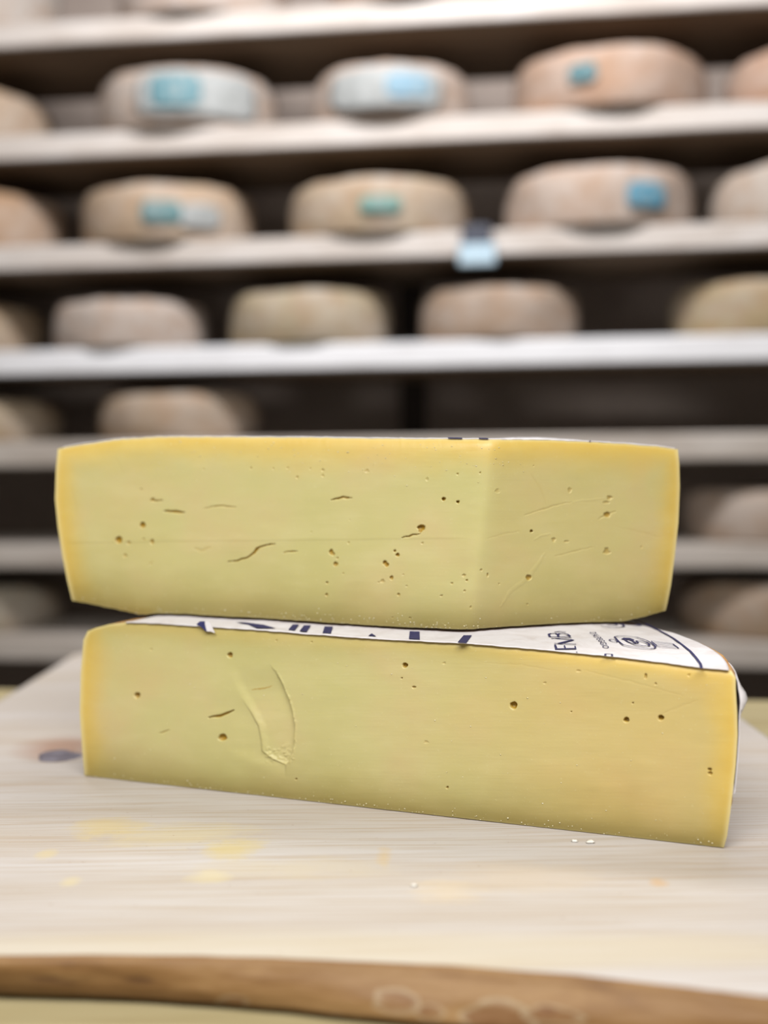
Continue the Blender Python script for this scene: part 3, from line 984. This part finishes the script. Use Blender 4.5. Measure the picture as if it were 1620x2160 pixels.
tag(mesh_obj('paper_wrap', np.concatenate([wrap, inner]), np.concatenate([gw[:, ::-1], gw + N, sides[:, ::-1]]), M_PAPER, low), 'white paper folded down over the rim')

# paper over the lower cheese's upper face
nu, nv = 240, 60
uo = np.linspace(topu[0] + 0.030, topu[-1] - 0.0008, nu)
tv = np.radians(np.linspace(0, 1, nv) ** 1.5 * 84)
P = []
for i, th in enumerate(tv):
    v, sh = low_arc(th)
    v = v * np.ones(nu)
    if i == 0:
        v = v + 0.0003 * vnoise(np.arange(nu) * 0.5, 3)
    u = UC + (uo - UC) * sh
    z = np.interp(uo, topu, topz) + RISE * np.maximum(v, 0) + 0.0004
    z = z + 0.00035 * noise2(uo * 70, v * 90, 61) * (i > 0) + 0.0006 * np.exp(-(v / 0.006) ** 2) * smooth(0.62, 0.9, uo / LLEN) * (0.6 + 0.5 * vnoise(uo * 60, 12))
    p = GL[:2] + np.outer(u, e2) + v[:, None] * n2in
    P.append(np.c_[p, z])
PP = np.concatenate(P)
under = PP - np.array([0, 0, 0.0006])
N = nu * nv
g = grid_faces(nv, nu)
rimv = [j for j in range(nu)] + [i * nu + nu - 1 for i in range(1, nv)] + [(nv - 1) * nu + j for j in range(nu - 2, -1, -1)] + [i * nu for i in range(nv - 2, 0, -1)]
sides = np.array([[b_, a, a + N, b_ + N] for a, b_ in zip(rimv, rimv[1:] + rimv[:1])])
paper = tag(mesh_obj('paper_label', np.concatenate([PP, under]), np.concatenate([g, g[:, ::-1] + N, sides]), M_PAPER, low), 'white printed paper on the upper face')


def on_paper(p):
    p = np.asarray(p, float).reshape(-1, 2)
    z = np.full(len(p), ZB + 0.097)
    d = rays(p)
    for _ in range(12):
        t = (z - CP[2]) / d[:, 2]
        w_ = CP + d * t[:, None]
        z = low_top(w_[:, :2]) + 0.0010
    w_[:, 2] = z
    return w_


class Ink:
    """flat print lying on the paper, collected into one part"""
    def __init__(s):
        s.v, s.f = [], []

    def poly(s, px):
        w_ = on_paper(px)
        b_ = len(s.v)
        s.v += [tuple(q_) for q_ in w_]
        s.f.append(list(range(b_, b_ + len(w_))))

    def line(s, px, w=0.001, closed=False, sub=4):
        px = list(px) + ([px[0]] if closed else [])
        px = resample(px, (len(px) - 1) * sub + 1)
        c = on_paper(px)
        d = np.gradient(c[:, :2], axis=0)
        d /= np.maximum(np.hypot(d[:, 0], d[:, 1]), 1e-9)[:, None]
        nrm = np.c_[-d[:, 1], d[:, 0]] * w / 2
        b_ = len(s.v)
        for k in range(len(c)):
            for sg in (1, -1):
                xy = c[k, :2] + sg * nrm[k]
                s.v.append((xy[0], xy[1], low_top([xy])[0] + 0.0010))
        for k in range(len(c) - 1):
            a = b_ + 2 * k
            s.f.append([a, a + 2, a + 3, a + 1])

    def build(s, name, parent):
        vv, ff, sol = [], [], []
        return mesh_obj(name, s.v, s.f, M_INK, parent, False)


A = lambda pts: [(1130 + x / 8.1, 1290 + y / 8.1) for x, y in pts]
B = lambda pts: [(1260 + x / 5.4, 1290 + y / 5.4) for x, y in pts]
D = lambda pts: [(600 + x / 3.52, 1300 + y / 3.52) for x, y in pts]
E3 = lambda pts: [(240 + x / 4.05, 1280 + y / 4.05) for x, y in pts]
ink = Ink()                                    # large letters E M B, then the start of the next one
ink.poly(A([(328, 628), (695, 620), (695, 638), (330, 648)]))
ink.poly(A([(315, 563), (345, 562), (374, 632), (330, 640)]))
ink.poly(A([(478, 575), (500, 575), (522, 632), (495, 632)]))
ink.poly(A([(660, 585), (682, 585), (697, 638), (672, 638)]))
ink.build('letter_e', paper)
ink = Ink()
ink.line(A([(262, 457), (612, 448)]), 0.0011)
ink.line(A([(330, 455), (480, 468), (640, 480)]), 0.0013)
ink.line(A([(640, 480), (395, 542)]), 0.0021)
ink.line(A([(318, 541), (692, 553)]), 0.0013)
ink.build('letter_m', paper)
ink = Ink()
ink.line(A([(242, 430), (590, 423)]), 0.0014)
ink.line(A([(242, 428), (222, 384), (258, 372), (340, 369), (378, 390), (388, 424)]), 0.0013)
ink.line(A([(380, 392), (402, 372), (480, 366), (552, 388), (590, 422)]), 0.0013)
ink.build('letter_b', paper)
ink = Ink()
ink.line(A([(320, 346), (420, 336), (515, 346)]), 0.0013)
ink.build('letter_a', paper)
ink = Ink()
ink.poly(A([(680, 693), (704, 680), (718, 695)]))
ink.build('printed_stroke', paper)
ink = Ink()
ink.line(B([(90, 503), (92, 479), (168, 483), (168, 508)]), 0.0011)
ink.build('small_letter', paper)

# small curved wording D'ALPEGGIO, set along its own slanted baseline
fc_ = bpy.data.curves.new('wording', 'FONT')
fc_.body = "D'ALPEGGIO"
fc_.size = 1.0
fo = bpy.data.objects.new('wording', fc_)
C.objects.link(fo)
dg = bpy.context.evaluated_depsgraph_get()
tm = bpy.data.meshes.new_from_object(fo.evaluated_get(dg))
tv_ = np.array([v.co[:] for v in tm.vertices])
tf_ = [list(p.vertices) for p in tm.polygons]
bpy.data.objects.remove(fo)
tx0, tx1, ty1 = tv_[:, 0].min(), tv_[:, 0].max(), tv_[:, 1].max()
sx_, up_ = (tv_[:, 0] - tx0) / (tx1 - tx0), tv_[:, 1] / ty1
base = np.array([(918, 350), (985, 415), (1080, 505), (1158, 625)], float)
bxp = np.interp(sx_, [0, .3, .65, 1], base[:, 0]) + up_ * 108
byp = np.interp(sx_, [0, .3, .65, 1], base[:, 1]) + up_ * (-4)
wp = on_paper(A(list(zip(bxp, byp))))
mesh_obj('small_lettering', wp, tf_, M_INK, paper, False)
bpy.data.meshes.remove(tm)

ink = Ink()                                    # shield emblem with its ribbon
ink.line(B([(195, 285), (240, 276), (330, 275), (450, 290), (560, 325), (630, 365), (668, 400), (652, 416), (600, 421), (500, 412), (380, 395), (292, 376), (240, 335)]), 0.0010, True)
ink.poly(B([(268, 312), (300, 297), (370, 300), (424, 320), (404, 336), (360, 318), (318, 320)]))
ink.line(B([(310, 316), (345, 342), (430, 372), (520, 388), (584, 388), (596, 372), (560, 350), (500, 333), (440, 330), (468, 350), (436, 358), (404, 336)]), 0.0012)
ink.line(B([(345, 325), (400, 328), (404, 336), (440, 352)]), 0.0009)
ink.line(B([(133, 320), (160, 312), (200, 318), (232, 338), (215, 346), (180, 341), (150, 331)]), 0.0007, True)
ink.line(B([(612, 335), (850, 358), (928, 416), (690, 396)]), 0.0008, True)
ink.line(B([(636, 352), (872, 376)]), 0.0007)
ink.line(B([(664, 374), (900, 396)]), 0.0007)
ink.build('emblem', paper)
ink = Ink()                                    # the same emblem again, half under the upper cheese
ink.line(B([(40, 160), (120, 172), (200, 178), (280, 174), (310, 162), (290, 146), (250, 128)]), 0.0011)
ink.line(B([(110, 150), (180, 156), (230, 150), (200, 132)]), 0.0010)
ink.line(B([(255, 122), (480, 158)]), 0.0008)
ink.line(B([(320, 108), (500, 160), (400, 150)]), 0.0008)
ink.line(B([(400, 95), (500, 160)]), 0.0008)
ink.build('emblem', paper)
ink = Ink()
ink.line(B([(300, 50), (420, 92), (560, 145), (700, 210), (850, 290), (960, 370), (1060, 450), (1130, 530), (1178, 596), (1186, 648)]), 0.0015)
ink.build('printed_ring', paper)
for pts in [D([(28, 98), (62, 60), (108, 60), (75, 104)]), D([(112, 108), (145, 66), (197, 66), (165, 113)]), D([(283, 123), (298, 74), (360, 76), (345, 127)]),
            D([(622, 143), (648, 126), (682, 147)]), D([(925, 166), (930, 110), (1003, 112), (1005, 171)]), D([(1285, 193), (1330, 140), (1392, 140), (1347, 199)])]:
    ink = Ink(); ink.poly(pts); ink.build('printed_stroke', paper)
ink = Ink()
ink.poly(E3([(1040, 128), (1130, 132), (1280, 152), (1385, 182), (1222, 180), (1150, 150)]))
ink.build('printed_stroke', paper)
# torn flap of that paper hanging over the cut face
fw = on_cut([(417, 1316), (424, 1310), (436, 1309), (443, 1311), (457, 1334), (447, 1331), (438, 1331), (428, 1322)])
fw[:, :2] -= n2in * np.array([.0012, .0008, .0008, .0008, .0022, .0018, .0018, .0014])[:, None]
bk = fw.copy(); bk[:, :2] += n2in * 0.0004
nF = len(fw)
fl = [list(range(nF))[::-1], [k + nF for k in range(nF)]] + [[k, (k + 1) % nF, (k + 1) % nF + nF, k + nF] for k in range(nF)]
flap = tag(mesh_obj('paper_flap', np.concatenate([fw, bk]), fl, M_PAPER, low, False), 'torn corner of the paper')
fi = on_cut([(417, 1316), (424, 1310), (434, 1310), (435, 1317), (440, 1330), (438, 1331), (428, 1322)])
fi[:, :2] -= n2in * np.array([.0016, .0012, .0012, .0015, .0022, .0022, .0018])[:, None]
mesh_obj('printed_stroke', fi, [list(range(7))[::-1]], M_INK, flap, False)

# ---- upper cheese: two cut faces meeting in a leaning front edge
UB = np.array([(152, 1267), (199, 1275), (248, 1286), (288, 1295), (347, 1300), (446, 1304), (594, 1311), (693, 1319), (800, 1327), (899, 1335), (985, 1341),
               (1047, 1338), (1146, 1332), (1220, 1324), (1294, 1314), (1343, 1305), (1383, 1294), (1404, 1288)], float)
UT = np.array([(122, 947), (150, 941), (199, 934), (248, 927), (322, 922), (396, 921), (544, 922), (693, 923), (800, 925), (948, 926), (1047, 927), (1146, 928),
               (1244, 932), (1318, 936), (1393, 942), (1430, 948)], float)
UL = np.array([(152, 1267), (142, 1226), (132, 1176), (122, 1112), (116, 1053), (118, 989), (122, 947)], float)
UR = np.array([(1404, 1288), (1408, 1272), (1415, 1236), (1423, 1176), (1431, 1102), (1434, 1028), (1433, 979), (1430, 948)], float)
YE = 0.458 * KD
pe0, pe1 = on_y([(990, 1340)], YE)[0], on_y([(1035, 932)], YE)[0]
TL, TR = 0.265 * KD, 0.30 * KD


def face_y(x, z):
    xe = pe0[0] + (pe1[0] - pe0[0]) * (z - pe0[2]) / (pe1[2] - pe0[2])
    sp = lambda a, w: w * np.logaddexp(0, a / w)
    return YE + TL * sp(xe - x, 0.0022) + TR * sp(x - xe, 0.0022) - 0.0022 * 0.69 * (TL + TR)


PU = coons(ragged(UB, 71, 1.2), ragged(UT, 73, 0.7), UL, UR, ns, nt_)
d = rays(PU.reshape(-1, 2))
t = np.full(len(d), YE)
for _ in range(60):
    t = 0.5 * t + 0.5 * face_y(t * d[:, 0], CP[2] + t * d[:, 2]) / d[:, 1]
WU = bend(PU, (CP + d * t[:, None]).reshape(nt_, ns, 3), 0.0050, 0.0030)
# keep clear of the lower cheese's paper
lt = low_top(WU[0, :, :2]) + 0.0022
push = np.maximum(lt - WU[0, :, 2], 0)
fade = np.linspace(1, 0, nt_)[:, None] ** 3
WU[..., 2] += push[None] * fade
holes_up = [(250.6, 1139, 7.6, 7.8, 2.6), (301, 1108, 6.2, 6.6, 2.6), (271, 1145, 5, 4, 1.0), (264, 1172, 4.6, 4.4, 0.9), (321, 1144, 4.5, 6, 1.5), (297.5, 1032, 2, 2, 1.2),
            (303, 1138, 2.4, 2.2, 1.2), (317, 1191, 3, 2.4, 0.7), (321, 1187, 2, 2, 0.6), (312, 1195, 2, 2, 0.6), (322, 1054, 4, 3.6, 1.8), (698.5, 1166, 4.4, 6.6, 2.0), (703, 1170, 3.6, 4, 1.6), (708, 1192, 5.4, 5.2, 1.8),
            (690, 1231.6, 3, 2.8, 1.4), (689, 1258, 3, 4, 1.3), (712, 1179, 3, 2.4, 0.9), (724, 1212, 1.7, 1.7, 1.2), (833, 1164, 3, 3, 2.0), (839, 1172.5, 4.4, 4.2, 2.2),
            (812, 1189, 4.6, 5, 2.4), (816, 1194, 5, 4.6, 2.2), (826, 1222, 4, 5, 1.8), (807, 1228.5, 5, 4, 0.9), (841, 1259, 3.2, 4, 1.2), (799, 1231, 2, 2, 0.9),
            (889, 1114, 9, 6.5, 3.2), (887, 1121, 4.5, 3.5, 2.0), (936, 1053, 4.4, 4.4, 3.0), (966, 1059, 3.6, 3.4, 2.8), (965.5, 1000, 2.6, 2.4, 1.0), (1013, 997.5, 2, 2, 1.2),
            (901, 1011, 3.6, 4.2, 0.5), (979, 1218, 4, 3.4, 1.0), (985, 1229.5, 2.8, 2.4, 1.3), (953, 1235.5, 2.8, 2.6, 1.0), (980, 1253, 3, 2.6, 0.9), (931, 1262.7, 3.4, 2.2, 1.0), (858, 1240, 2.4, 1.8, .8),
            (891, 1147.5, 2.8, 2.4, 0.9), (1028.6, 1218, 1.8, 5, 1.3), (1015, 1207, 2.4, 3, 1.0), (1121, 1122, 3.4, 3.2, 2.6), (1115, 1224, 6.4, 6.6, 1.8), (1202, 1034, 4.4, 6, 0.7),
            (1049, 1036, 5, 5, 0.5), (1286, 1050, 6, 4.5, 1.1), (1279, 1060, 8, 3, 0.7), (1280.5, 1086, 7.5, 6, 1.8), (1280, 1164, 7, 7.5, 1.1), (1168, 1140.5, 4.6, 5, 0.9),
            (1195, 1144, 6, 2.4, 0.7), (1353, 1154, 2, 3.4, 0.6), (529.6, 987.5, 2, 2.2, 1.2), (576.5, 988.5, 2, 2, 0.9), (607, 987, 2, 2, 0.9), (627, 1007, 3, 3, 0.9),
            (681, 991.5, 3.4, 2.6, 0.9), (681, 1003.5, 3.2, 3, 0.7), (655, 988.5, 1.8, 1.8, .8), (774, 993.5, 5, 4, 0.5), (1125, 982, 1.6, 1.6, 1.0), (657, 1123, 1.6, 1.6, .8), (738, 1097, 1.6, 1.6, .8),
            (865, 1311, 2.6, 2, 1.0), (828, 1309, 1.8, 1.8, .8), (1053, 1238, 2.6, 2, .6), (993, 1290, 2, 4, .7), (1112, 1285, 2, 2.4, .7), (430, 990, 2, 2, .7), (735, 1146, 3, 3.4, .5), (851, 1215, 1.6, 1.6, .8)]
cracks_up = [([(316, 1056), (328, 1056), (343, 1056)], 2.2, 1.5), ([(346, 1078), (365, 1079.5), (390, 1081)], 3.4, 1.9), ([(430, 1074), (448, 1069), (466, 1067.5), (497, 1070)], 1.9, 1.1),
             ([(698, 1056), (711, 1052), (724, 1049.5), (743, 1051)], 2.8, 1.8), ([(480, 1187), (505, 1183), (522, 1178), (538, 1165), (547, 1156), (562, 1151), (580, 1148)], 2.6, 2.0),
             ([(536, 1167), (542, 1160), (546, 1155)], 4.2, 2.2), ([(598, 1167), (612, 1165), (629, 1163)], 2.0, 1.3), ([(847, 1136), (866, 1131), (886, 1127)], 2.4, 1.8), ([(410, 1158), (425, 1163), (443, 1156)], 5.0, 0.35),
             ([(1105, 1088), (1145, 1075), (1185, 1063), (1206, 1060)], 2.0, 0.35), ([(1206, 1060), (1240, 1055), (1275, 1052)], 2.2, -0.12), ([(1027, 1138), (1067, 1127), (1096, 1122)], 2.6, 0.15),
             ([(1126, 1142), (1140, 1132), (1160, 1127)], 2.2, -0.15), ([(1169, 1177), (1205, 1167), (1253, 1155)], 1.8, 0.35), ([(1262, 1096), (1280, 1086), (1300, 1078)], 2.0, 0.6),
             ([(1150, 1170), (1116, 1222), (1076, 1256), (1056, 1290)], 6.0, -0.12), ([(1120, 1000), (1140, 1030), (1152, 1064)], 4.0, 0.12), ([(1300, 1112), (1350, 1122), (1390, 1134)], 4.0, 0.10),
             ([(240, 960), (250, 975), (262, 1000)], 3.0, 0.10), ([(150, 1020), (158, 1055), (162, 1090)], 3.0, 0.12)]
dep, eye = carve(PU, holes_up, cracks_up, 11)
x_, y_ = PU[..., 0], PU[..., 1]
edge_f = np.minimum.reduce([(x_ - PU[:, :1, 0]), (PU[:, -1:, 0] - x_), (PU[:1, :, 1] - y_), (y_ - PU[-1:, :, 1])])
dep += (0.00022 * noise2(x_ * 0.006, y_ * 0.02, 24) + 0.00002 * noise2(x_ * 0.02, y_ * 0.35, 25)) * smooth(0, 25, edge_f)
dep += 0.00018 * smooth(1136, 1141, y_ + 0.01 * x_ - 8) * smooth(1000, 940, x_) * smooth(0, 25, edge_f)
dep *= smooth(0, 3, edge_f)
WU[..., 1] += dep
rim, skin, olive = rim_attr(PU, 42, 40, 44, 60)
warm = 0.5 * smooth(1010, 1060, x_) + 0.5 * np.clip(noise2(x_ * 0.004, y_ * 0.007, 19), 0, 1)

XC = (WU[nt_ // 2, 0, 0] + WU[nt_ // 2, -1, 0]) / 2
YC = (WU[nt_ // 2, 0, 1] + WU[nt_ // 2, -1, 1]) / 2
RUP = (WU[nt_ // 2, -1, 0] - WU[nt_ // 2, 0, 0]) / 2 * 0.95
upb = ZB + 0.1
upper = thing('cut_cheese_piece', (XC, YC + 0.06, float(low_top([(XC, YC + 0.06)])[0])), 'upper piece of yellow cheese with two cut faces, resting on the lower half wheel', 'cheese', 'cut cheese pieces in the foreground')
mesh_obj('paste', WU.reshape(-1, 3), grid_faces(nt_, ns), M_PASTE_A, upper, True,
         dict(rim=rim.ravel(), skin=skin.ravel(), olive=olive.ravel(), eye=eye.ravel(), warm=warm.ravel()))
bl, kinds = boundary(WU)
loops = []
nl = len(bl)
mid = (bl[:, 2].max() + bl[:, 2].min()) / 2


def back(x, y, th):
    c_, s_ = math.cos(th), math.sin(th)
    return XC + (x - XC) * c_, y * c_ + YC * (1 - c_) + RUP * s_


for th in ths:
    X_, Y_ = back(bl[:, 0], bl[:, 1], th)
    z = bl[:, 2].copy()
    lo = (kinds == 0)
    rest = low_top(np.c_[X_, Y_]) + 0.0012
    wgt = smooth(0, math.radians(40), th) * (1 - smooth(0.55, 0.9, np.abs(bl[lo, 0] - XC) / (RUP / 0.95)))
    z[lo] = np.maximum(z[lo] * (1 - wgt) + rest[lo] * wgt, rest[lo])
    side = (kinds == 1) | (kinds == 3)
    if th > 0:
        X_ = X_ + side * 0.0010 * vnoise(z * 90 + th * 7, 35) * min(1, th * 20)
    loops.append(np.c_[X_, Y_, z])
f = []
for i in range(len(ths) - 1):
    for j in range(nl):
        a, b_ = i * nl + j, i * nl + (j + 1) % nl
        f.append([a + nl, b_ + nl, b_, a])
f.append([(len(ths) - 1) * nl + j for j in range(nl)])
mesh_obj('rind', np.concatenate(loops), f, M_RIND, upper)
# paper on its upper face, wrinkled and lifting a little towards the right
sel = np.linspace(8, ns - 4, nu).astype(int)
fx, fy, fz = WU[-1, sel, 0], WU[-1, sel, 1], WU[-1, sel, 2]
fpx = PU[-1, sel, 0]
P = []
for i, th in enumerate(tv):
    X_, Y_ = back(fx, fy, th)
    if i == 0: Y_ = Y_ - 0.0001 + 0.0002 * vnoise(np.arange(nu) * 0.6, 8)
    z = fz + 0.0006 + 0.0003 * noise2(X_ * 60, Y_ * 60, 66) * (i > 0)
    z = z + 0.0016 * smooth(0.0, 0.03, Y_ - fy) * np.exp(-((fpx - 1150) / 110) ** 2) * smooth(0.12, 0.05, Y_ - fy)
    P.append(np.c_[X_, Y_, z])
PP = np.concatenate(P)
under = PP - np.array([0, 0, 0.0007])
pap2 = tag(mesh_obj('paper_label', np.concatenate([PP, under]), np.concatenate([g, g[:, ::-1] + N, sides]), M_PAPER, upper), 'white paper on the upper face')
# dark print reaching the front edge of that paper
for (xa, xb) in ((945, 975), (1010, 1030), (1243, 1245.5)):
    s_ = (fpx > xa - 3) & (fpx < xb + 3)
    k = np.where(s_)[0]
    if len(k) < 2: continue
    xs_ = np.linspace(xa, xb, 6)
    X_, Y_, Z_ = np.interp(xs_, fpx, fx), np.interp(xs_, fpx, fy), np.interp(xs_, fpx, fz)
    v_ = np.concatenate([np.c_[X_, Y_ - 0.0012, Z_ + 0.0003], np.c_[X_, Y_ - 0.0012, Z_ + 0.0006], np.c_[X_, Y_ + 0.012, Z_ + 0.0011]])
    mesh_obj('printed_stroke', v_, grid_faces(3, 6), M_INK, pap2, False)


# ------------------------------------------------------------------ crumbs
def lump(c, r, seed, sub=1):
    b = bmesh.new()
    bmesh.ops.create_icosphere(b, subdivisions=sub, radius=1.0)
    out = []
    for v in b.verts:
        k = 1 + 0.8 * mnoise.noise(v.co * 1.7 + Vector((seed * 2.3, seed, 0)))
        out.append((c[0] + v.co.x * r[0] * k, c[1] + v.co.y * r[1] * k, c[2] + v.co.z * r[2] * k))
    b.verts.index_update()
    fc = [[v.index for v in p.verts] for p in b.faces]
    b.free()
    return out, fc


def crumb_part(name, pts, mat, parent, nin, rmin, rmax, seed):
    rs = np.random.RandomState(seed)
    V, Fc = [], []
    for k, p in enumerate(pts):
        r = rs.uniform(rmin, rmax)
        v, fcs = lump((p[0] - nin[0] * r * 0.4, p[1] - nin[1] * r * 0.4, p[2]), (r * rs.uniform(.8, 1.6), r * 0.7, r * rs.uniform(.6, 1.0)), k + seed)
        b_ = len(V)
        V += v
        Fc += [[i + b_ for i in q_] for q_ in fcs]
    tag(mesh_obj(name, V, Fc, mat, parent), 'pale crumbs and flecks clinging to the cut', kind='stuff')


rs = np.random.RandomState(4)
idx = rs.randint(20, ns - 20, 110)
rowi = (np.abs(rs.normal(0, 5, 110))).astype(int) + 1
pts = [W[min(i_, 40), j_] for i_, j_ in zip(rowi, idx)]
idx = rs.randint(40, ns - 40, 70); rowi = rs.randint(20, nt_ - 12, 70)
pts += [W[i_, j_] for i_, j_ in zip(rowi, idx)]
crumb_part('fine_crumbs', pts, M_CRUMB, low, n2in, 0.00014, 0.00040, 5)
idx = np.r_[rs.randint(20, ns - 20, 90), rs.randint(300, 700, 70)]
rowi = (np.abs(rs.normal(0, 7, 160))).astype(int) + 1
pts = [WU[min(i_, 40), j_] for i_, j_ in zip(rowi, idx)]
idx = rs.randint(150, 760, 110); rowi = nt_ - 8 - (np.abs(rs.normal(0, 26, 110))).astype(int)
pts += [WU[max(i_, 10), j_] for i_, j_ in zip(rowi, idx)]
crumb_part('fine_crumbs', pts, M_CRUMB, upper, (0.0, 1.0), 0.00014, 0.00042, 6)


def crumb(px, py, r, label, seed, front=0.0):
    p = on_z([(px, py)], ZB)[0]
    v, fcs = lump((p[0], p[1], ZB + r * 0.55), (r * 1.4, r, r * 0.55), seed, 2)
    v = [(a, b_, max(c_, ZB + 0.0002)) for a, b_, c_ in v]
    o = mesh_obj('cheese_crumb', v, fcs, M_WCRUMB, None, True, None, (p[0], p[1], ZB))
    tag(o, label, 'crumb', 'crumbs on the board')


crumb(874, 1870, 0.0011, 'tiny white crumb lying alone on the board in front of the lower cheese', 3)
crumb(1212, 1776, 0.0012, 'white crumb against the lower cheese base, left one of two', 5)
crumb(1246, 1779, 0.0016, 'white crumb against the lower cheese base, bigger right one of two', 8)
